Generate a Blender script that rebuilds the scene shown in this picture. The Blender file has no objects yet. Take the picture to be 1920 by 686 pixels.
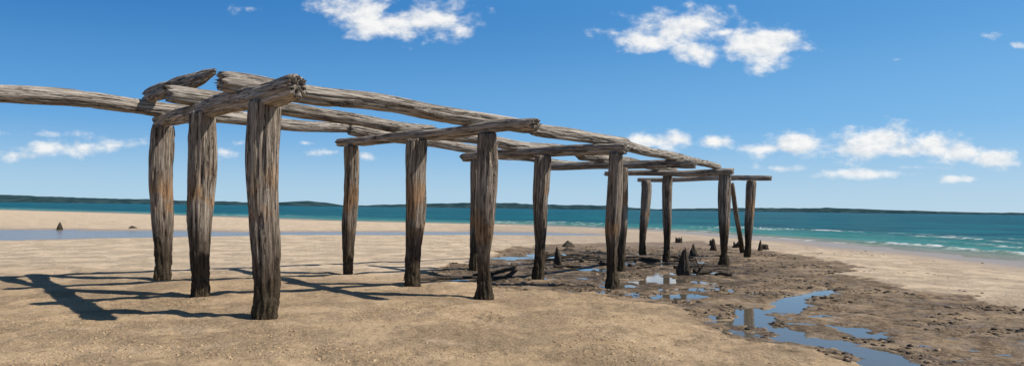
import bpy, math, random
import numpy as np
from mathutils import Vector, Matrix, noise as mn
random.seed(7)
scene=bpy.context.scene
scene.view_settings.view_transform='Standard'
scene.view_settings.look='None'
scene.view_settings.exposure=0
COL=scene.collection

# ------------------------------------------------------------ numpy noise
def _h(ix,iy,s):
    n=(ix*374761393+iy*668265263+s*1442695041)&0xffffffff
    n=((n^(n>>13))*1274126177)&0xffffffff
    n=n^(n>>16)
    return (n&0xffff)/65535.0
def vn(x,y,s=0):
    x=np.asarray(x,float);y=np.asarray(y,float)
    x0=np.floor(x);y0=np.floor(y)
    fx=x-x0;fy=y-y0
    fx=fx*fx*(3-2*fx);fy=fy*fy*(3-2*fy)
    ix=x0.astype(np.int64);iy=y0.astype(np.int64)
    a=_h(ix,iy,s);b=_h(ix+1,iy,s);c=_h(ix,iy+1,s);d=_h(ix+1,iy+1,s)
    return (a*(1-fx)+b*fx)*(1-fy)+(c*(1-fx)+d*fx)*fy
def fbm(x,y,s=0,o=4):
    t=0;a=.5;tot=0
    for k in range(o):
        t=t+a*(vn(x,y,s+k*17)*2-1);tot+=a
        x=x*2.03+5.1;y=y*2.03+1.7;a*=.5
    return t/tot
def sstep(a,b,x):
    t=np.clip((x-a)/(b-a),0,1);return t*t*(3-2*t)
def sdist(x,y,poly):
    """positive inside polygon"""
    d=np.full(x.shape,1e9);ins=np.zeros(x.shape,bool);n=len(poly)
    for i in range(n):
        ax,ay=poly[i];bx,by=poly[(i+1)%n]
        ex,ey=bx-ax,by-ay
        t=np.clip(((x-ax)*ex+(y-ay)*ey)/(ex*ex+ey*ey),0,1)
        d=np.minimum(d,np.hypot(x-ax-t*ex,y-ay-t*ey))
        c=((ay>y)!=(by>y))&(x<(bx-ax)*(y-ay)/((by-ay) if by!=ay else 1e-9)+ax)
        ins^=c
    return np.where(ins,d,-d)
def line_d(x,y,pts):
    """distance minus half width along a stream"""
    best=np.full(x.shape,1e9)
    for (ax,ay,aw),(bx,by,bw) in zip(pts[:-1],pts[1:]):
        ex,ey=bx-ax,by-ay
        t=np.clip(((x-ax)*ex+(y-ay)*ey)/(ex*ex+ey*ey),0,1)
        best=np.minimum(best,np.hypot(x-ax-t*ex,y-ay-t*ey)-(aw+(bw-aw)*t))
    return -best

SEA=[(-20000,20000),(20000,20000),(20000,-300),(26,-300),(25,-20),(21.5,5),(19.4,15),(18.6,25),(17,41),(13,57),(3,69),(-20,79),(-59,112),(-110,146),(-300,300),(-6000,4000)]
LAG=[(-60,30.5),(-30,30),(-21.4,30.3),(-17.3,34.4),(-13.3,37.6),(-10,39.4),(-4,41.6),(2,42.8),(6,45),(2,48.5),(-5,47),(-12,44.5),(-22,43),(-31,41.5),(-80,46)]
MUD=[(-1.8,14.5),(.43,13.3),(2.33,12.3),(2.9,10),(2.8,8.4),(3.2,7.1),(3.4,5),(4,1),(12,1),(9.6,9),(8.9,11.9),(8.2,14.1),(10.1,20.2),(10.8,25.4),(9.6,36),(.95,30),(-1.2,22),(-2.2,17)]
STREAM=[(4.3,4.5,.3),(4.16,7.16,.26),(4.2,7.85,.27),(3.99,8.47,.2),(3.74,8.8,.12),(3.7,9.83,.13),(3.72,10.5,.2),(3.85,11.4,.2),(3.85,11.0,.16),(4.3,11.2,.14),(4.9,11.7,.22),(5.3,12.6,.2),(5.4,13,.1),(6.1,13.65,.13),(6.9,14.5,.18)]
POOLS=[(2.26,14.5,.35,.4),(3.2,13.1,.48,.3),(3.52,16,.35,.65),(.7,16,.42,.3),(4.75,9.3,.13,.38),(3.06,9.14,.17,.13),(2.18,18.5,.6,.35),(-1.25,15.3,.35,.25),(5.06,17.8,.7,.4),(1.5,24,1.0,1.2),(5.5,22,.8,.6),(3.9,20.5,.8,.5),(0,22.5,.9,.5)]
BASES=[(-7.28,14.23),(-5.41,11.84),(-3.51,9.68),(-3.83,16.08),(-1.98,13.75),(-.46,12.18),(-.98,17.75),(.60,15.77),(2.10,14.31),(2.92,18.3),(4.81,24.9),(4.86,21.5),(6.41,20.6),(8.31,24.1)]
SEAZ=-.05; POOLZ=-.018

def ground(x,y):
    x=np.asarray(x,float);y=np.asarray(y,float)
    w=fbm(x*.35,y*.35,3,3)
    s=sdist(x,y,SEA)+w*1.2
    lg=sdist(x,y,LAG)+fbm(x*.18,y*.3,9,3)*2.4
    md=sdist(x,y,MUD)+fbm(x*.9,y*.9,21,4)*1.3
    mud=sstep(-.35,.5,md)
    px=x+fbm(x*2.6,y*2.6,31,3)*.28;py=y+fbm(x*2.6,y*2.6,37,3)*.28
    st=line_d(px,py,STREAM)
    for cx,cy,rx,ry in POOLS:
        st=np.maximum(st,(1-np.hypot((px-cx)/rx,(py-cy)/ry))*min(rx,ry))
    near=np.exp(-np.maximum(0,y-14)/14)
    h=.045+.03*fbm(x*.25,y*.25,1,3)+.020*fbm(x*1.6,y*1.6,5,3)
    rough=.35+1.3*sstep(.30,.7,vn(x*.7,y*.7,19))
    h=h+near*rough*.019*fbm(x*4.5,y*7.5,11,4)*(1-mud*.3)
    # curved track marks, a shallow hollow and low scour rims round the posts
    rr=np.hypot(x+1.4,y-9.7);an=np.arctan2(y-9.7,x+1.4)
    h=h+.015*np.cos((rr-1.15)/.16*2*math.pi)*np.exp(-((rr-1.15)/.22)**2)*sstep(-1.6,-1.0,an)*(1-sstep(1.9,2.5,an))
    h=h-.04*np.exp(-(((x+1.4)/.30)**2+((y-10.05)/.20)**2))
    for bx,by in BASES:
        q=np.hypot(x-bx,y-by);h=h-.035*np.exp(-(q/.30)**2)+.016*np.exp(-((q-.5)/.18)**2)
    h=h+mud*(-.035+.022*fbm(x*2.4,y*2.4,41,4)+near*.017*fbm(x*8,y*8,45,3))
    ps=sstep(-.16,.10,st)
    h=h*(1-ps)+(-.06)*ps
    L=sstep(-3.,1.2,lg)
    h=h*(1-L)+(-.085)*L+.03*L*fbm(x*.5,y*1.1,123,3)
    b=sstep(-7,0,s)
    h=h*(1-b)+SEAZ*b
    h=np.where(s>0,SEAZ-np.minimum(s*.04,2.5),h)
    return h,s,lg,mud,st

def grid_lines(lo,hi,a,b,step,g):
    mid=list(np.arange(a,b+step*.5,step))
    up=[];v=mid[-1];d=step
    while v<hi:
        d*=g;v+=d;up.append(v)
    dn=[];v=mid[0];d=step
    while v>lo:
        d*=g;v-=d;dn.append(v)
    return np.array(dn[::-1]+mid+up)
def grid_mesh(name,xs,ys,Z,keep=None):
    nx,ny=len(xs),len(ys)
    X,Y=np.meshgrid(xs,ys)
    co=np.stack([X,Y,Z],-1).reshape(-1,3)
    i=np.arange(nx-1);j=np.arange(ny-1)
    I,J=np.meshgrid(i,j)
    v=(J*nx+I)
    if keep is not None: v=v[keep]
    v=v.ravel()
    f=np.stack([v,v+1,v+1+nx,v+nx],-1)
    me=bpy.data.meshes.new(name)
    me.vertices.add(len(co));me.vertices.foreach_set('co',co.ravel().astype(np.float32))
    me.loops.add(f.size);me.loops.foreach_set('vertex_index',f.ravel().astype(np.int32))
    me.polygons.add(len(f));me.polygons.foreach_set('loop_start',(np.arange(len(f))*4).astype(np.int32))
    me.polygons.foreach_set('use_smooth',np.ones(len(f),bool))
    me.update(calc_edges=True);me.validate()
    return me
def add_attr(me,name,arr):
    a=me.attributes.new(name,'FLOAT','POINT');a.data.foreach_set('value',arr.ravel().astype(np.float32))
def add_obj(name,me,mat=None,parent=None,**kw):
    o=bpy.data.objects.new(name,me);COL.objects.link(o)
    if mat: me.materials.append(mat)
    if parent: o.parent=parent
    for k,v in kw.items(): o[k]=v
    return o

# ------------------------------------------------------------ node helper
class N:
    def __init__(s,tree): s.t=tree;tree.nodes.clear()
    def n(s,typ,**kw):
        nd=s.t.nodes.new(typ)
        for k,v in kw.items(): setattr(nd,k,v)
        return nd
    def set(s,inp,v):
        if v is None: return
        if isinstance(v,bpy.types.NodeSocket): s.t.links.new(v,inp)
        else: inp.default_value=v
    def math(s,op,a,b=None,c=None,clamp=False):
        nd=s.n('ShaderNodeMath',operation=op,use_clamp=clamp)
        s.set(nd.inputs[0],a);s.set(nd.inputs[1],b)
        if c is not None:s.set(nd.inputs[2],c)
        return nd.outputs[0]
    def vm(s,op,a,b=None):
        nd=s.n('ShaderNodeVectorMath',operation=op)
        s.set(nd.inputs[0],a)
        if b is not None:s.set(nd.inputs[1],b)
        return nd.outputs['Value'] if op in('LENGTH','DOT_PRODUCT','DISTANCE') else nd.outputs[0]
    def noise(s,vec,scale,detail=4,rough=.55,w=None,dist=0):
        nd=s.n('ShaderNodeTexNoise')
        if w is not None: nd.noise_dimensions='4D';s.set(nd.inputs['W'],w)
        s.set(nd.inputs['Vector'],vec)
        nd.inputs['Scale'].default_value=scale;nd.inputs['Detail'].default_value=detail
        nd.inputs['Roughness'].default_value=rough;nd.inputs['Distortion'].default_value=dist
        return nd.outputs['Fac']
    def mr(s,v,a,b,c=0,d=1,smooth=True):
        nd=s.n('ShaderNodeMapRange',interpolation_type='SMOOTHSTEP' if smooth else 'LINEAR')
        s.set(nd.inputs[0],v)
        for i,q in zip((1,2,3,4),(a,b,c,d)): nd.inputs[i].default_value=q
        return nd.outputs[0]
    def mix(s,f,a,b,mode='MIX'):
        nd=s.n('ShaderNodeMix',data_type='RGBA',blend_type=mode)
        s.set(nd.inputs[0],f);s.set(nd.inputs[6],a);s.set(nd.inputs[7],b)
        return nd.outputs[2]
    def mapping(s,vec,scale):
        nd=s.n('ShaderNodeMapping');s.set(nd.inputs[0],vec);nd.inputs[3].default_value=scale
        return nd.outputs[0]
    def ramp(s,f,stops):
        nd=s.n('ShaderNodeValToRGB');s.set(nd.inputs[0],f)
        e=nd.color_ramp.elements
        while len(e)<len(stops): e.new(.5)
        for k,(p,c) in zip(e,stops): k.position=p;k.color=(*c,1)
        return nd.outputs[0]
    def attr(s,name): return s.n('ShaderNodeAttribute',attribute_name=name).outputs['Fac']
    def bump(s,h,strength,dist,nrm=None):
        nd=s.n('ShaderNodeBump');nd.inputs['Strength'].default_value=strength
        nd.inputs['Distance'].default_value=dist;s.set(nd.inputs['Height'],h)
        if nrm:s.set(nd.inputs['Normal'],nrm)
        return nd.outputs[0]
    def out(s,col,rough,nrm,spec=.5):
        b=s.n('ShaderNodeBsdfPrincipled');s.set(b.inputs['Base Color'],col);s.set(b.inputs['Roughness'],rough)
        if nrm:s.set(b.inputs['Normal'],nrm)
        s.set(b.inputs['Specular IOR Level'],spec)
        o=s.n('ShaderNodeOutputMaterial');s.t.links.new(b.outputs[0],o.inputs[0]);return b
def newmat(name):
    m=bpy.data.materials.new(name);m.use_nodes=True;return m,N(m.node_tree)
C=lambda r,g,b:(r,g,b,1)

# ------------------------------------------------------------ sand
def sand_mat():
    m,n=newmat('sand_surface')
    P=n.n('ShaderNodeTexCoord').outputs['Object']
    big=n.noise(P,.22,3,.6);med=n.noise(P,1.7,5,.6);fine=n.noise(P,26,4,.7);gr=n.noise(P,110,1,.6)
    clump=n.noise(P,11,5,.72)
    base=n.mix(n.mr(big,.35,.68),C(.60,.43,.26),C(.51,.36,.21))
    base=n.mix(n.mr(med,.5,.72,0,.5),base,C(.66,.50,.335))
    base=n.mix(n.mr(n.noise(P,3.6,5,.68),.53,.66,0,.5),base,C(.37,.25,.145))
    base=n.mix(n.mr(clump,.36,.50,.45,0),base,C(.27,.175,.10))
    base=n.mix(n.mr(fine,.35,.55,.45,0),base,C(.25,.16,.09))
    base=n.mix(n.mr(gr,.3,.5,.35,0),base,C(.20,.135,.08))
    base=n.mix(n.mr(n.attr('pale'),0,1,0,.86),base,n.mix(n.mr(med,.4,.65),C(.70,.55,.395),C(.61,.47,.32)))
    mm=n.math('ADD',n.attr('mud'),n.math('MULTIPLY',n.math('SUBTRACT',n.noise(P,3.2,6,.65),.5),1.1))
    mudf=n.mr(mm,.35,.75)
    mcol=n.mix(n.mr(n.noise(P,5,6,.7),.38,.60),C(.145,.098,.058),C(.335,.235,.143))
    mcol=n.mix(n.mr(n.noise(P,14,4,.7),.54,.64,0,.8),mcol,C(.048,.034,.023))
    mcol=n.mix(n.mr(n.noise(P,.9,4,.6),.48,.62,0,.75),mcol,C(.42,.30,.185))
    mcol=n.mix(n.math('MULTIPLY',n.attr('dark'),n.mr(n.noise(P,1.9,5,.65),.38,.58,0,.9)),mcol,C(.075,.054,.036))
    col=n.mix(mudf,base,mcol)
    wet=n.attr('wet')
    col=n.mix(n.math('MULTIPLY',wet,.75),col,C(.25,.185,.13))
    rough=n.math('SUBTRACT',.95,n.math('MAXIMUM',n.math('MULTIPLY',wet,.62),n.math('MULTIPLY',mudf,n.mr(n.noise(P,2.3,4,.6),.46,.60,.02,.42))),None)
    amp=n.mr(n.noise(P,.8,3,.6),.38,.62,.55,1.5)
    h=n.math('ADD',n.math('MULTIPLY',n.noise(P,7,6,.74),1.0),n.math('MULTIPLY',clump,.7))
    h=n.math('ADD',h,n.math('MULTIPLY',n.noise(P,38,3,.75),.45))
    k=n.math('SUBTRACT',1,n.math('MULTIPLY',wet,.85))
    h=n.math('MULTIPLY',n.math('MULTIPLY',h,k),amp)
    nr=n.bump(h,1.0,.070)
    n.out(col,rough,nr,.25)
    return m
xs=grid_lines(-15000,15000,-8,8,.045,1.07)
ys=grid_lines(-60,15000,6.4,17,.045,1.045)
X,Y=np.meshgrid(xs,ys)
H,S,LG,MD,ST=ground(X,Y)
me=grid_mesh('beach_sand',xs,ys,H)
add_attr(me,'mud',MD*(1-sstep(-4,0,S)))
add_attr(me,'dark',sstep(-1.5,1.5,sdist(X,Y,[(-1.5,15.2),(1,14.4),(3,13.6),(5.5,15),(7.2,19),(7.5,26),(1.5,27),(-.8,21)])))
wet=np.maximum(sstep(-6.5,-1.5,S),sstep(-2.2,0,LG)*.9)
wet=np.maximum(wet,sstep(-.14,0,ST)*.9)
wet=np.maximum(wet,.6*np.exp(-(((X+1.4)/.26)**2+((Y-10.05)/.17)**2)))
wet=np.maximum(wet,.45*np.exp(-(((X+4.35)/.35)**2+((Y-7.15)/.16)**2)))
wet=np.maximum(wet,.5*sstep(-1,5,sdist(X,Y,[(0,28),(16,26),(15,44),(5,66),(-8,60),(-6,46)])))
add_attr(me,'wet',wet)
add_attr(me,'pale',np.clip(sstep(11.5,19,Y+1.2*fbm(X*.4,Y*.4,61,3))*.95*(1-MD)+sstep(6,9,X-.2*(Y-12))*.8,0,1))
sand=add_obj('sand_beach_ground',me,sand_mat(),kind='structure')

# ------------------------------------------------------------ sea
def sea_mat():
    m,n=newmat('sea_water')
    P=n.n('ShaderNodeTexCoord').outputs['Object']
    Q=n.mapping(P,(.35,1,1))
    sh=n.attr('shore')
    deep=n.mix(n.mr(n.noise(Q,.012,3,.6),.38,.62),C(.001,.098,.122),C(.002,.155,.162))
    deep=n.mix(n.mr(n.noise(Q,.22,4,.65),.40,.60,0,.85),deep,C(.001,.036,.060))
    deep=n.mix(n.mr(sh,300,1500,0,.6),deep,C(.002,.07,.12))
    shal=C(.05,.215,.19)
    col=n.mix(n.mr(sh,1,26,1,0),deep,shal)
    col=n.mix(n.mr(sh,-.5,6,.85,0),col,C(.26,.22,.16))
    fm=n.math('MULTIPLY',n.attr('foam'),n.mr(n.noise(n.mapping(P,(1,.7,1)),.9,6,.72),.44,.58))
    caps=n.math('MULTIPLY',n.mr(n.noise(Q,.30,6,.7),.70,.74),n.mr(sh,6,20))
    fm=n.math('MAXIMUM',fm,n.math('MULTIPLY',caps,.5),None,True)
    col=n.mix(fm,col,C(.78,.80,.80))
    h=n.math('ADD',n.noise(Q,1.1,5,.65),n.math('MULTIPLY',n.noise(Q,.18,3,.6),3.5))
    nr=n.bump(h,1.0,.5)
    b=n.out(col,n.math('ADD',.33,n.math('MULTIPLY',fm,.6)),nr,.09)
    b.inputs['IOR'].default_value=1.2
    return m
xs2=grid_lines(-15000,15000,2,40,.35,1.08)
ys2=grid_lines(-80,15000,12,90,.35,1.05)
X2,Y2=np.meshgrid(xs2,ys2)
s0=sdist(X2,Y2,SEA)+fbm(X2*.35,Y2*.35,3,3)*1.2
ph=s0/4.2+fbm(X2*.06,Y2*.06,71,3)*1.0
crest=np.maximum(0,np.cos(ph*2*math.pi))**8
patch=sstep(.42,.62,vn(X2*.14,Y2*.09,77))
env=sstep(-1,3,s0)*(1-sstep(14,22,s0))
Z2=SEAZ+crest*env*.14*(.45+.55*patch)
left=.5+.5*sstep(8,16,X2)
s2=np.maximum(crest*patch*env*1.1,.65*sstep(.3,.6,vn(X2*.25,Y2*.3,13))*(1-sstep(.2,.8,np.abs(s0-.1+.5*fbm(X2*.3,Y2*.3,5,2)))))*left
s2=np.clip(s2,0,1)
cc=(s0[:-1,:-1]+s0[1:,1:])/2>-3
me=grid_mesh('sea',xs2,ys2,Z2,cc)
add_attr(me,'shore',s0);add_attr(me,'foam',s2)
add_obj('sea_water',me,sea_mat(),kind='structure')

def calm_mat(name,col,rough,b):
    m,n=newmat(name);P=n.n('ShaderNodeTexCoord').outputs['Object']
    nr=n.bump(n.noise(P,5,3,.5),.35,b)
    bb=n.out(col,rough,nr,.5);bb.inputs['IOR'].default_value=1.33
    return m
def sheet(name,x0,x1,y0,y1,z,mat):
    me=bpy.data.meshes.new(name)
    me.from_pydata([(x0,y0,z),(x1,y0,z),(x1,y1,z),(x0,y1,z)],[],[(0,1,2,3)])
    return add_obj(name,me,mat,kind='structure')
sheet('tidal_lagoon_water',-90,9,25,51,-.066,calm_mat('lagoon_water',C(.26,.22,.16),.2,.12))
sheet('tide_pool_water',-3,10.5,3,25,POOLZ,calm_mat('pool_water',C(.12,.10,.07),.04,.004))

# ------------------------------------------------------------ distant land
def land_mat():
    m,n=newmat('distant_forest');P=n.n('ShaderNodeTexCoord').outputs['Object']
    c=n.mix(n.mr(n.noise(P,.012,5,.7),.4,.6),C(.018,.044,.055),C(.042,.082,.090))
    c=n.mix(n.mr(n.noise(P,.003,3,.6),.64,.72,0,.35),c,C(.16,.18,.17))
    n.out(c,1,None,0);return m
LM=land_mat()
def headland(name,u0,u1,dist,hmax,seed,prof):
    # long low ridge between two bearings (x over y)
    n=400;vs=[];fs=[]
    for i in range(n+1):
        t=i/n;x=(u0+(u1-u0)*t)*dist
        p=np.interp(t,[a for a,b in prof],[b for a,b in prof])
        h=hmax*p*(.75+.35*mn.fractal(Vector((x*.0016,seed,0)),1,2,5))+hmax*.09*mn.noise(Vector((x*.02,seed,3)))
        h=max(h,.3)
        yo=dist+180*mn.noise(Vector((x*.0008,seed,9)))
        for k,(dy,q) in enumerate([(0,0),(60,.45),(200,.8),(420,1.0),(900,.0)]):
            vs.append((x,yo+dy,-.5+h*q))
    for i in range(n):
        for k in range(4):
            a=i*5+k;fs.append((a,a+5,a+6,a+1))
    me=bpy.data.meshes.new(name);me.from_pydata(vs,[],fs)
    return add_obj(name,me,LM,kind='structure')
headland('distant_headland_hills',-1.2,-.36,3600,46,1.3,[(0,.8),(.5,1),(.75,.85),(.9,.6),(1,.05)])
headland('distant_headland_hills',-.40,-.285,3000,34,4.1,[(0,.1),(.2,.7),(.5,1.1),(.8,.7),(1,.05)])
headland('distant_headland_hills',-.245,.26,3900,42,7.7,[(0,.3),(.15,.7),(.3,.75),(.4,1),(.6,.85),(.8,.7),(1,.1)])
headland('distant_headland_hills',.2,1.3,4600,36,12.2,[(0,.25),(.12,.9),(.2,1.2),(.4,.8),(.6,.5),(1,.4)])

# ------------------------------------------------------------ wood
def wood_mat(name,kind):
    m,n=newmat(name)
    tc=n.n('ShaderNodeTexCoord').outputs['Object']
    rnd=n.math('MULTIPLY',n.n('ShaderNodeObjectInfo').outputs['Random'],37.0)
    wp=n.n('ShaderNodeNewGeometry').outputs['Position']
    z=n.n('ShaderNodeSeparateXYZ');n.t.links.new(wp,z.inputs[0]);z=z.outputs[2]
    G=n.mapping(tc,(1,1,.055))
    G2=n.mapping(tc,(1,1,.03))
    grain=n.noise(G,34,5,.7,rnd);crack=n.noise(G2,13,4,.65,rnd,.6);blot=n.noise(n.mapping(tc,(1,1,.45)),3.2,5,.65,rnd);f=n.noise(tc,30,4,.7,rnd)
    if kind=='beam':
        lo,mid,hi=(.085,.068,.054),(.33,.28,.232),(.66,.59,.505)
    else:
        lo,mid,hi=(.055,.042,.032),(.235,.186,.144),(.50,.425,.345)
    col=n.ramp(grain,[(.30,lo),(.47,mid),(.68,hi)])
    col=n.mix(n.mr(blot,.50,.68,0,.75),col,n.ramp(grain,[(.3,(.035,.026,.019)),(.7,(.23,.17,.118))]))
    ck=n.math('ABSOLUTE',n.math('SUBTRACT',crack,.5))
    ckf=n.math('MULTIPLY',n.mr(ck,0,.018,1,0),n.mr(blot,.36,.52,.3,1))
    col=n.mix(ckf,col,C(.014,.010,.008))
    if kind=='post':
        om=n.math('MULTIPLY',n.mr(n.noise(tc,1.5,3,.55,rnd),.50,.62),n.math('MULTIPLY',n.mr(z,.7,1.2),n.mr(z,2.4,1.8)))
        col=n.mix(n.math('MULTIPLY',om,.7),col,n.ramp(grain,[(.3,(.14,.07,.03)),(.7,(.56,.31,.14))]))
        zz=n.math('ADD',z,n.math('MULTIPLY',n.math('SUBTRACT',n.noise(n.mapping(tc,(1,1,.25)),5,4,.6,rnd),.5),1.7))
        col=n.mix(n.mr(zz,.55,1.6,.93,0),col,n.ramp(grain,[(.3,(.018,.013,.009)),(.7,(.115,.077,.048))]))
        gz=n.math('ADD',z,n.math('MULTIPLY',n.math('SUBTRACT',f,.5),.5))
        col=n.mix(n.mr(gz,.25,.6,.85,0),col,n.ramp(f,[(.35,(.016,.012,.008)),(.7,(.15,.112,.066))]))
    if kind=='stump':
        col=n.mix(.88,col,n.ramp(f,[(.3,(.012,.009,.007)),(.75,(.10,.075,.052))]))
    h=n.math('ADD',grain,n.math('MULTIPLY',ckf,-1.1))
    h=n.math('ADD',h,n.math('MULTIPLY',f,.35))
    n.out(col,.88,n.bump(h,1.0,.028),.2)
    return m
WP=wood_mat('weathered_post_wood','post');WB=wood_mat('weathered_beam_wood','beam');WS=wood_mat('wet_rotten_wood','stump')

def timber(name,p0,p1,rad,seed,mat,jag=(.03,.05),parent=None,wob=.03,na=56,flat=.06,growth=False,split=.0,**kw):
    p0=Vector(p0);p1=Vector(p1);ax=p1-p0;L=ax.length
    nz=max(10,min(200,int(L/.042)))
    R=lambda t:float(np.interp(t,[a for a,b in rad],[b for a,b in rad]))
    fa=random.random()*3.14
    vs=[];fs=[]
    def pt(a,t,rs,endz=0):
        z=t*L;ca,sa=math.cos(a),math.sin(a)
        r=R(t)
        k=1+.11*mn.fractal(Vector((ca*1.1+seed,sa*1.1,z*.8)),1,2,3)
        k+=flat*math.cos(2*(a-fa))
        g=mn.noise(Vector((ca*3.2+seed*3,sa*3.2,z*.28)))
        k-=.20*max(0,1-abs(g)/.085)
        g2=mn.noise(Vector((ca*7+seed,sa*7+4,z*.9)))
        k+=.06*g2
        kb=mn.noise(Vector((ca*1.6+seed*5,sa*1.6,z*1.9)))
        k-=.40*max(0,kb-.36)
        if growth:
            wz=p0.z+z*ax.z/L
            gg=max(0,min(1,(1.0-wz)/.7))
            k+=gg*.24*mn.fractal(Vector((ca*3.2,sa*3.2+seed,wz*6)),1,2,4)
            k-=gg*.10*max(0,1-abs(mn.noise(Vector((ca*4,sa*4+seed,wz*.8))))/.2)
        cx=wob*mn.noise(Vector((z*.55,seed,1)));cy=wob*mn.noise(Vector((z*.55,seed,7)))
        return Vector((cx+r*k*rs*ca,cy+r*k*rs*sa,z+endz))
    for i in range(nz+1):
        t=i/nz
        for j in range(na):
            a=2*math.pi*j/na
            w0=max(0,1-t*L/.18);w1=max(0,1-(1-t)*L/.18)
            q=mn.noise(Vector((math.cos(a)*2.2+seed,math.sin(a)*2.2,5)))+.6*mn.noise(Vector((math.cos(a)*6,math.sin(a)*6+seed,2)))
            ez=-jag[0]*q*w0*1.5+jag[1]*q*w1*1.5
            rs=1-.10*(w0**2+w1**2)
            vs.append(pt(a,t,rs,ez))
    for i in range(nz):
        for j in range(na):
            a=i*na+j;b=i*na+(j+1)%na
            fs.append((a,b,b+na,a+na))
    for end,t,base,sgn in ((0,0,0,-1),(1,1,nz*na,1)):
        prev=base
        for rs in (.72,.42,.16):
            st=len(vs)
            for j in range(na):
                a=2*math.pi*j/na
                q=mn.fractal(Vector((math.cos(a)*rs*4+seed,math.sin(a)*rs*4,9)),1,2,3)
                vs.append(pt(a,t,rs,sgn*(jag[end]*q*1.3-.01)))
            for j in range(na):
                a,b=prev+j,prev+(j+1)%na;c,d=st+(j+1)%na,st+j
                fs.append((a,d,c,b) if end==1 else (a,b,c,d))
            prev=st
        c=len(vs);vs.append(pt(0,t,0,0))
        for j in range(na):
            a,b=prev+j,prev+(j+1)%na
            fs.append((a,c,b) if end==1 else (a,b,c))
    me=bpy.data.meshes.new(name);me.from_pydata([tuple(v) for v in vs],[],fs)
    me.polygons.foreach_set('use_smooth',[True]*len(me.polygons));me.update()
    import bmesh
    bm=bmesh.new();bm.from_mesh(me);bmesh.ops.recalc_face_normals(bm,faces=bm.faces);bm.to_mesh(me);bm.free()
    o=add_obj(name,me,mat,parent,**kw)
    q=ax.to_track_quat('Z','Y')
    o.rotation_mode='QUATERNION';o.rotation_quaternion=q;o.location=p0
    return o

pier=bpy.data.objects.new('ruined_jetty',None);COL.objects.link(pier)
pier['label']='ruined old timber jetty of weathered grey posts and beams on sand'
pier['category']='jetty'

POSTS=[
 ((-7.28,14.23),(0,0),3.24,(.155,.145,.17,.205,.212,.215),'grey post eroded thin at its dark base'),
 ((-5.41,11.84),(.03,0),3.20,(.165,.15,.18,.215,.235,.235),'grey post with orange rotten patch'),
 ((-3.51,9.68),(-.02,0),3.09,(.165,.16,.175,.19,.205,.205),'thick cracked grey post'),
 ((-3.83,16.08),(.05,0),3.03,(.125,.125,.15,.175,.185,.19),None),
 ((-1.98,13.75),(.06,0),2.97,(.15,.135,.145,.18,.19,.205),'post with orange streak and narrow base'),
 ((-.46,12.18),(.02,0),2.95,(.175,.112,.11,.17,.18,.18),'post with thin waist and flared dark foot'),
 ((-.98,17.75),(.02,0),2.86,(.14,.12,.12,.14,.15,.15),None),
 ((.60,15.77),(.10,0),2.84,(.14,.115,.11,.15,.175,.18),'post with orange weathered patch'),
 ((2.10,14.31),(.08,0),2.80,(.155,.115,.12,.16,.17,.17),None),
 ((2.92,18.3),(.02,0),2.74,(.12,.11,.11,.13,.15,.15),None),
 ((4.81,24.9),(.05,0),2.70,(.14,.12,.13,.16,.19,.19),None),
 ((4.86,21.5),(.04,0),2.70,(.12,.10,.11,.14,.16,.16),None),
 ((6.41,20.6),(.03,0),2.70,(.16,.085,.12,.16,.175,.17),'post worn to a narrow neck above its foot'),
 ((8.31,24.1),(.13,0),2.70,(.13,.115,.13,.16,.175,.18),None),
 ((-10.75,11.1),(0,0),3.30,(.16,.15,.17,.2,.22,.22),None),
]
for i,(b,d,zt,rr,lab) in enumerate(POSTS):
    H0=zt+.45
    rad=[(0,rr[0]*1.1)]+[((h+.45)/H0,r) for h,r in zip((0.02,.35,.8,1.2,2.0),rr)]+[(1,rr[5])]
    kw={'label':lab} if lab else {}
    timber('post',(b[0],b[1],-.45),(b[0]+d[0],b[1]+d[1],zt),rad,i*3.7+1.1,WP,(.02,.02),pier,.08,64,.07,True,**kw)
timber('leaning_post',(9.05,26.6,-.3),(8.0,24.9,2.62),[(0,.09),(.5,.085),(1,.075)],77.2,WP,(.02,.03),pier,.04,40,.06,True,label='slender leaning brace post')

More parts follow.
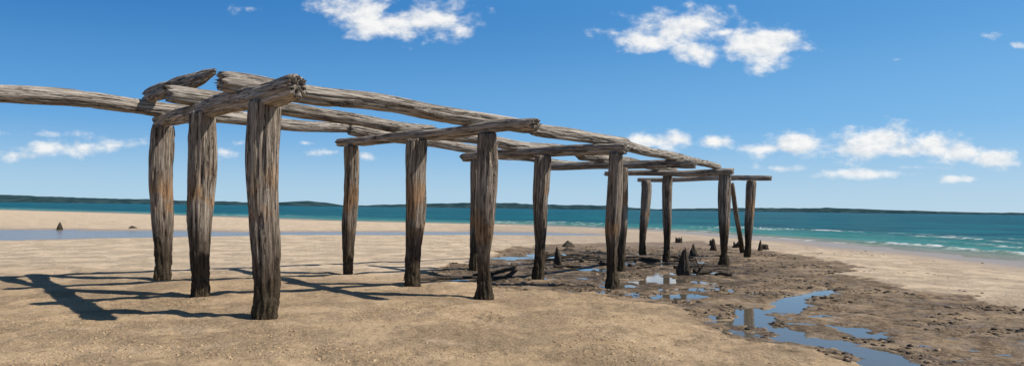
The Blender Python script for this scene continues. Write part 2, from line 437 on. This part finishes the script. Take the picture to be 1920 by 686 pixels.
CAPS=[
 ((-7.58,14.55,3.36),(-2.79,8.82,3.16),[(0,.13),(.5,.15),(.85,.165),(1,.155)],(.10,.07)),
 ((-4.23,16.63,3.15),(.39,11.31,3.02),[(0,.11),(.5,.12),(1,.11)],(.05,.08)),
 ((-1.3,18.15,2.98),(2.33,14.10,2.88),[(0,.11),(.5,.115),(1,.115)],(.05,.04)),
 ((1.1,19.8,2.84),(4.7,17.6,2.84),[(0,.1),(1,.11)],(.05,.04)),
 ((3.04,22.3,2.79),(6.60,20.4,2.79),[(0,.09),(1,.11)],(.05,.04)),
 ((4.75,25.7,2.79),(8.95,23.6,2.78),[(0,.09),(1,.1)],(.05,.04)),
]
for i,(a,b,r,j) in enumerate(CAPS):
    timber('crossbeam',a,b,r,20+i*5.3,WB,j,pier,.06,60,.08)
ST_=[
 ('stringer',(-4.40,10.25,3.475),(.43,13.6,3.23),[(0,.165),(.4,.155),(1,.135)],(.09,.03)),
 ('stringer',(.38,13.62,3.21),(2.56,15.4,3.12),[(0,.13),(1,.125)],(.03,.04)),
 ('stringer',(2.50,15.42,3.08),(6.25,20.85,2.98),[(0,.12),(1,.10)],(.03,.05)),
 ('stringer',(-6.02,11.95,3.59),(-1.80,15.3,3.34),[(0,.165),(.2,.15),(1,.12)],(.10,.04)),
 ('stringer',(-2.0,15.0,3.28),(1.9,18.0,3.12),[(0,.13),(1,.12)],(.05,.04)),
 ('stringer',(1.8,18.1,3.07),(5.3,22.4,2.99),[(0,.11),(1,.10)],(.05,.04)),
 ('stringer',(-11.3,10.65,3.60),(-3.75,17.1,3.49),[(0,.17),(.3,.165),(.7,.15),(1,.12)],(.03,.04)),
 ('stringer',(-3.95,16.70,3.54),(-.75,19.4,3.23),[(0,.15),(1,.11)],(.1,.04)),
 ('stringer',(-.85,19.2,3.17),(2.4,22.2,3.02),[(0,.11),(1,.09)],(.05,.08)),
]
for i,(nm,a,b,r,j) in enumerate(ST_):
    timber(nm,a,b,r,60+i*4.1,WB,j,pier,.09,64,.06)
timber('broken_timber',(-7.45,14.0,3.80),(-5.42,12.30,3.97),[(0,.15),(.5,.165),(.85,.12),(1,.06)],131.2,WB,(.10,.16),pier,.08,52,.16,label='short broken timber with jagged splintered end')
timber('packing_block',(-2.25,14.75,3.20),(-1.55,13.8,3.17),[(0,.07),(1,.07)],140.2,WB,(.03,.03),pier,.02,36,.1)
timber('packing_block',(.15,16.95,3.04),(.75,16.25,3.02),[(0,.07),(1,.07)],141.2,WB,(.03,.03),pier,.02,36,.1)

# ------------------------------------------------------------ stumps, driftwood
def gz(x,y): return float(ground(np.array([x]),np.array([y]))[0][0])
STU=[(1.35,19.6,.44,.12,'dark pointed rotten stump in wet mud'),(4.33,17.15,.60,.15,'tall dark pointed rotten stump in wet mud'),(6.57,24.6,.34,.13,'small dark worn stump on the mudflat'),
 (8.1,27.4,.36,.12,'small dark worn stump on the mudflat'),(10.15,27.9,.36,.1,'small dark worn stump on the mudflat'),(10.55,28.3,.18,.16,'low dark stump on the mudflat'),
 (9.4,32,.2,.2,'low dark stump on the mudflat'),(8.3,34,.18,.2,'low dark stump on the mudflat'),(9.9,30.2,.17,.2,'low dark stump on the mudflat'),(-28,42.3,.4,.16,'dark broken stump at the edge of a shallow lagoon')]
for i,(x,y,h,r,lab) in enumerate(STU):
    g=gz(x,y)
    tip=.28 if h>.3 else .8
    timber('rotten_stump',(x,y,g-.2),(x+random.uniform(-.06,.06),y,g+h),[(0,r*1.1),(.35,r),(.7,r*.72),(1,r*tip)],200+i*3.3,WS,(.02,.13),None,.05,30,.14,True,
        label=lab,category='stump',group='rotten stumps on the mudflat')
def stick(pts,r,seed,lab,name='driftwood_branch'):
    na=9;vs=[];fs=[];P=[Vector(p) for p in pts];Q=[]
    for a,b in zip(P[:-1],P[1:]):
        for k in range(5): Q.append(a.lerp(b,k/5)+Vector((mn.noise(a*3+Vector((k,seed,0))),mn.noise(a*3+Vector((seed,k,0))),0))*.02)
    Q.append(P[-1])
    for i,q in enumerate(Q):
        d=(Q[min(i+1,len(Q)-1)]-Q[max(i-1,0)]).normalized()
        s=d.cross(Vector((.1,.2,1))).normalized();u=s.cross(d)
        rr=r*(1-.65*i/len(Q))
        for j in range(na):
            a=2*math.pi*j/na;k=rr*(1+.3*mn.noise(Vector((i*.7,j*.9,seed))))
            vs.append(tuple(q+s*math.cos(a)*k+u*math.sin(a)*k))
    for i in range(len(Q)-1):
        for j in range(na):
            a=i*na+j;b=i*na+(j+1)%na;fs.append((a,b,b+na,a+na))
    fs.append(tuple(range(na))[::-1]);fs.append(tuple(range((len(Q)-1)*na,len(Q)*na)))
    me=bpy.data.meshes.new(name);me.from_pydata(vs,[],fs)
    me.polygons.foreach_set('use_smooth',[True]*len(me.polygons))
    add_obj(name,me,WS,None,label=lab,category='driftwood',group='driftwood on the mudflat')
stick([(4.62,17.0,-.05),(4.68,17.0,.2),(4.58,17.02,.45)],.03,1,'thin dark curved stick upright beside a stump')
stick([(4.66,17.0,0.1),(4.75,16.95,.25),(4.8,16.95,.3)],.02,2,'thin dark curved stick upright beside a stump')
stick([(-.9,16.0,0),(-.4,16.1,.1),(.05,16.0,.22),(.15,16.1,.3)],.07,3,'dark curved driftwood branch lying on wet sand')
stick([(-.15,15.7,0),(.1,16.1,.16),(.05,16.5,.05)],.06,4,'dark curved driftwood branch lying on wet sand')
stick([(-2.3,14.6,.02),(-1.4,15.1,.07),(-.7,15.5,.04),(0,15.7,.05)],.05,5,'long dark driftwood branch lying on sand')
rs=random.Random(5)
for i in range(34):
    x=rs.uniform(1.0,6.0);y=rs.uniform(16.8,23.5);a=rs.uniform(-.5,.5) if i%3 else rs.uniform(0,3);l=rs.uniform(.3,1.5)
    pts=[(x+l*(k/3-.5)*math.cos(a),y+l*(k/3-.5)*math.sin(a),.0+rs.uniform(0,.08)) for k in range(4)]
    stick(pts,rs.uniform(.025,.07),10+i,'dark waterlogged driftwood piece half sunk in mud')
def mound(x,y,rx,ry,h,seed,lab,cat,name,grp=None):
    vs=[];fs=[];na=20;nr=6;z0=gz(x,y)
    for i in range(nr+1):
        t=i/nr
        for j in range(na):
            a=2*math.pi*j/na;k=1+.4*mn.noise(Vector((math.cos(a)*1.5,math.sin(a)*1.5,seed)))
            z=h*(1-t*t)*(1+.6*mn.noise(Vector((math.cos(a)*t*3,math.sin(a)*t*3,seed+3))))-.05*t
            vs.append((x+rx*t*k*math.cos(a),y+ry*t*k*math.sin(a),z0+z))
    for i in range(nr):
        for j in range(na):
            a=i*na+j;b=i*na+(j+1)%na;fs.append((a,a+na,b+na,b))
    me=bpy.data.meshes.new(name);me.from_pydata(vs,[],fs)
    me.polygons.foreach_set('use_smooth',[True]*len(me.polygons))
    o=add_obj(name,me,WS,None,label=lab,category=cat)
    if grp:o['group']=grp
mound(-24.7,44.5,.35,.3,.14,3,'low dark rock at the edge of a shallow lagoon','rock','dark_rock')
mound(2.4,29,.35,.35,.22,8,'low dark weed-covered rock on wet sand','rock','weedy_rock')
mound(2.2,26.5,.3,.4,.12,9,'low dark weed-covered rock on wet sand','rock','weedy_rock')
for i in range(22):
    x=rs.uniform(1.4,8.0);y=rs.uniform(17,28)
    s=rs.uniform(.06,.15)
    mound(x,y,s*1.4,s,s*rs.uniform(.3,.6),20+i,'small dark barnacled rock on the mudflat','rock','weedy_rock','small rocks on the mudflat')

def lumps(name,n,region,smin,smax,mat,seed,flatz=.5):
    r=np.random.default_rng(seed);base=[]
    for zz,k,rr in ((1,1,0),(.35,5,.94),(-.45,5,.9)):
        for j in range(k):
            a=2*math.pi*j/k+(.6 if zz<0 else 0);base.append((rr*math.cos(a),rr*math.sin(a),zz))
    base=np.array(base);F=[(0,1+j,1+(j+1)%5) for j in range(5)]
    for j in range(5):
        F+= [(1+j,6+j,1+(j+1)%5),(1+(j+1)%5,6+j,6+(j+1)%5)]
    x,y=region(r,n)
    g=ground(x,y);hz=g[0];ok=hz>POOLZ-.02
    x,y,hz=x[ok],y[ok],hz[ok];n=len(x)
    s=smin+(smax-smin)*r.random(n)**4
    rot=r.random(n)*6.28
    V=base[None]*(1+.7*(r.random((n,11,1))-.5))
    V=V*np.stack([s*(.6+1.2*r.random(n)),s*(.5+.6*r.random(n)),s*flatz],-1)[:,None,:]
    c,sn=np.cos(rot)[:,None],np.sin(rot)[:,None]
    VX=V[...,0]*c-V[...,1]*sn+x[:,None];VY=V[...,0]*sn+V[...,1]*c+y[:,None];VZ=V[...,2]+hz[:,None]+.002
    co=np.stack([VX,VY,VZ],-1).reshape(-1,3)
    f=(np.array(F)[None]+(np.arange(n)*11)[:,None,None]).reshape(-1,3)
    me=bpy.data.meshes.new(name);me.from_pydata(co.tolist(),[],f.tolist())
    me.polygons.foreach_set('use_smooth',[True]*len(me.polygons))
    return add_obj(name,me,mat,kind='stuff')
def solid(name,a,b):
    m,n=newmat(name);P=n.n('ShaderNodeTexCoord').outputs['Object']
    n.out(n.mix(n.mr(n.noise(P,6,4,.7),.4,.6),a,b),.8,n.bump(n.noise(P,60,3,.6),.6,.01),.3);return m
def reg_mud(r,n):
    x=r.uniform(-2,10,n*3);y=r.uniform(6.5,30,n*3)
    q=sdist(x,y,MUD)+fbm(x*.9,y*.9,21,4)*1.3
    cl=vn(x*1.3,y*1.3,55)
    ok=(q>0)&(cl>.5);return x[ok][:n],y[ok][:n]
def reg_sand(r,n):
    x=r.uniform(-9,5,n*3);y=6.3+10*r.random(n*3)**1.6
    cl=fbm(x*1.1,y*1.1,66,3)+.5*(r.random(n*3)-.5);ok=(cl>.12)&(sdist(x,y,MUD)<-.2)
    return x[ok][:n],y[ok][:n]
def reg_fr(r,n):
    x=r.uniform(3,20,n*3);y=r.uniform(9,32,n*3)
    cl=vn(x*.5,y*.9,88);ok=(cl>.62)&(sdist(x,y,SEA)<-3)
    return x[ok][:n],y[ok][:n]
lumps('seaweed_litter',4200,reg_mud,.006,.062,solid('dark_weed',C(.025,.020,.014),C(.08,.058,.035)),1,.42)
lumps('mud_lumps',4500,reg_mud,.006,.055,solid('mud_clod',C(.18,.125,.078),C(.33,.235,.145)),2,.45)
lumps('sand_pellets',12000,reg_sand,.004,.020,solid('sand_clod',C(.42,.29,.165),C(.54,.38,.22)),3,.55)
lumps('seaweed_litter',600,reg_fr,.01,.06,solid('dry_weed',C(.06,.045,.028),C(.16,.11,.065)),4,.3)

# ------------------------------------------------------------ light & sky
sd=Vector((.86,-.10,1.0)).normalized()
el=math.asin(sd.z);az=math.atan2(sd.x,sd.y)
sl=bpy.data.lights.new('sun','SUN');sl.energy=5.0;sl.angle=math.radians(.5);sl.color=(1,.95,.87)
so=bpy.data.objects.new('sun',sl);COL.objects.link(so)
so.rotation_mode='QUATERNION';so.rotation_quaternion=sd.to_track_quat('Z','Y')
so.location=(30,-5,40)

w=bpy.data.worlds.new('World');scene.world=w;w.use_nodes=True
n=N(w.node_tree)
sky=n.n('ShaderNodeTexSky',sky_type='NISHITA');sky.sun_disc=False
sky.sun_elevation=el;sky.sun_rotation=az;sky.altitude=0;sky.air_density=1.0;sky.dust_density=.1;sky.ozone_density=1.5
D=n.n('ShaderNodeTexCoord').outputs['Generated']
sx=n.n('ShaderNodeSeparateXYZ');n.t.links.new(D,sx.inputs[0])
yy=n.math('MAXIMUM',sx.outputs[1],.02)
cmb=n.n('ShaderNodeCombineXYZ')
n.t.links.new(n.math('DIVIDE',sx.outputs[0],yy),cmb.inputs[0]);n.t.links.new(n.math('DIVIDE',sx.outputs[2],yy),cmb.inputs[1])
P=cmb.outputs[0]
CL=[(-.222,.285,.055,.030,1),(-.185,.268,.07,.022,1),(-.125,.272,.06,.024,1),(-.155,.255,.03,.012,.8),(-.386,.288,.045,.014,.55),
 (.225,.262,.06,.024,1),(.26,.272,.05,.022,1),(.205,.248,.05,.014,1),(.262,.233,.036,.016,1),(.361,.243,.042,.022,1.25),(.375,.250,.03,.018,1.2),(.146,.258,.05,.012,.65),(.31,.262,.03,.012,.7),
 (.696,.261,.022,.007,.75),(.738,.248,.02,.007,.75),(.56,.225,.02,.006,.4),
 (.205,.101,.045,.013,.95),(.245,.104,.03,.012,.95),(.292,.102,.032,.012,.95),
 (.375,.093,.035,.012,.95),(.405,.097,.04,.016,1.05),(.50,.090,.045,.018,1.05),(.535,.105,.035,.022,1.1),(.575,.092,.04,.014,1),
 (.62,.098,.028,.020,1.1),(.65,.090,.045,.016,1),(.70,.082,.032,.014,1.0),(.51,.058,.055,.007,.95),(.655,.052,.03,.006,.8),(.39,.063,.06,.007,.65),(.60,.068,.08,.006,.6),
 (-.66,.080,.09,.014,.74),(-.58,.085,.07,.015,.74),(-.73,.068,.06,.010,.7),(-.50,.076,.04,.008,.55),(-.425,.078,.045,.014,.62),(-.40,.09,.03,.01,.5),
 (-.275,.078,.035,.008,.8),(-.22,.074,.02,.007,.7),(-.30,.092,.04,.006,.5),(0,.07,.05,.007,.5),(-.7,.1,.14,.010,.5),(.45,.5,.2,.06,.9),(-.6,.55,.15,.05,.9)]
fld=None
for cx,cy,rx,ry,a in CL:
    d=n.vm('SUBTRACT',P,(cx,cy,0));d=n.vm('MULTIPLY',d,(1/rx,1/ry,0))
    l=n.vm('LENGTH',d)
    v=n.math('SUBTRACT',a,n.math('MULTIPLY',l,.60))
    fld=v if fld is None else n.math('MAXIMUM',fld,v)
Pn=n.mapping(P,(1,1.6,1))
def nz(vec): return n.noise(vec,20,8,.60,None,.1)
n1=nz(Pn)
n2=nz(n.vm('ADD',Pn,(.006,.011,0)))
dens=n.math('ADD',fld,n.math('MULTIPLY',n.math('SUBTRACT',n1,.5),2.2))
mask=n.mr(dens,.16,.92)
light=n.math('ADD',.80,n.math('MULTIPLY',n.math('SUBTRACT',n1,n2),2.0),None,True)
light=n.math('ADD',light,n.mr(dens,.8,1.5,0,.12),None,True)
ccol=n.mix(light,C(5.0,5.9,6.9),C(9.7,9.6,9.4))
front=n.mr(sx.outputs[1],.05,.2)
hz=n.mr(sx.outputs[2],0.0,.10,.7,.95)
mask=n.math('MULTIPLY',n.math('MULTIPLY',mask,front),hz)
# polarised deep blue overhead and clear pale blue air low down, graded over the physical sky
elv=sx.outputs[2]
side=n.mr(sx.outputs[0],-.75,.75,0,1,False)
zen=n.mix(side,C(.20,.45,1.2),C(.35,.8,1.7))
hi=n.mix(side,C(.08,1.55,4.8),C(.95,3.5,7.4))
mid=n.mix(side,C(.85,3.4,7.2),C(2.1,5.0,8.4))
low=n.mix(side,C(3.8,6.1,8.1),C(4.6,6.6,8.3))
g=n.mix(n.mr(elv,.0,.13),low,mid)
g=n.mix(n.mr(elv,.09,.29),g,hi)
g=n.mix(n.mr(elv,.31,.60),g,zen)
scol=n.mix(.9,sky.outputs[0],g)
fin=n.mix(mask,scol,ccol)
bg=n.n('ShaderNodeBackground');n.t.links.new(fin,bg.inputs[0]);bg.inputs[1].default_value=.1
wo=n.n('ShaderNodeOutputWorld');n.t.links.new(bg.outputs[0],wo.inputs[0])
try:
    w.cycles.sampling_method='MANUAL';w.cycles.sample_map_resolution=512
except Exception: pass

# ------------------------------------------------------------ camera
cd=bpy.data.cameras.new('camera');cam=bpy.data.objects.new('camera',cd);COL.objects.link(cam)
cd.sensor_width=36;cd.lens=24;cd.shift_y=47.5/1920;cd.clip_start=.1;cd.clip_end=60000
cam.matrix_world=Matrix.Translation((0,0,1.6+.02))@Matrix.Rotation(math.radians(90),4,'X')@Matrix.Rotation(.0128,4,'Z')
scene.camera=cam
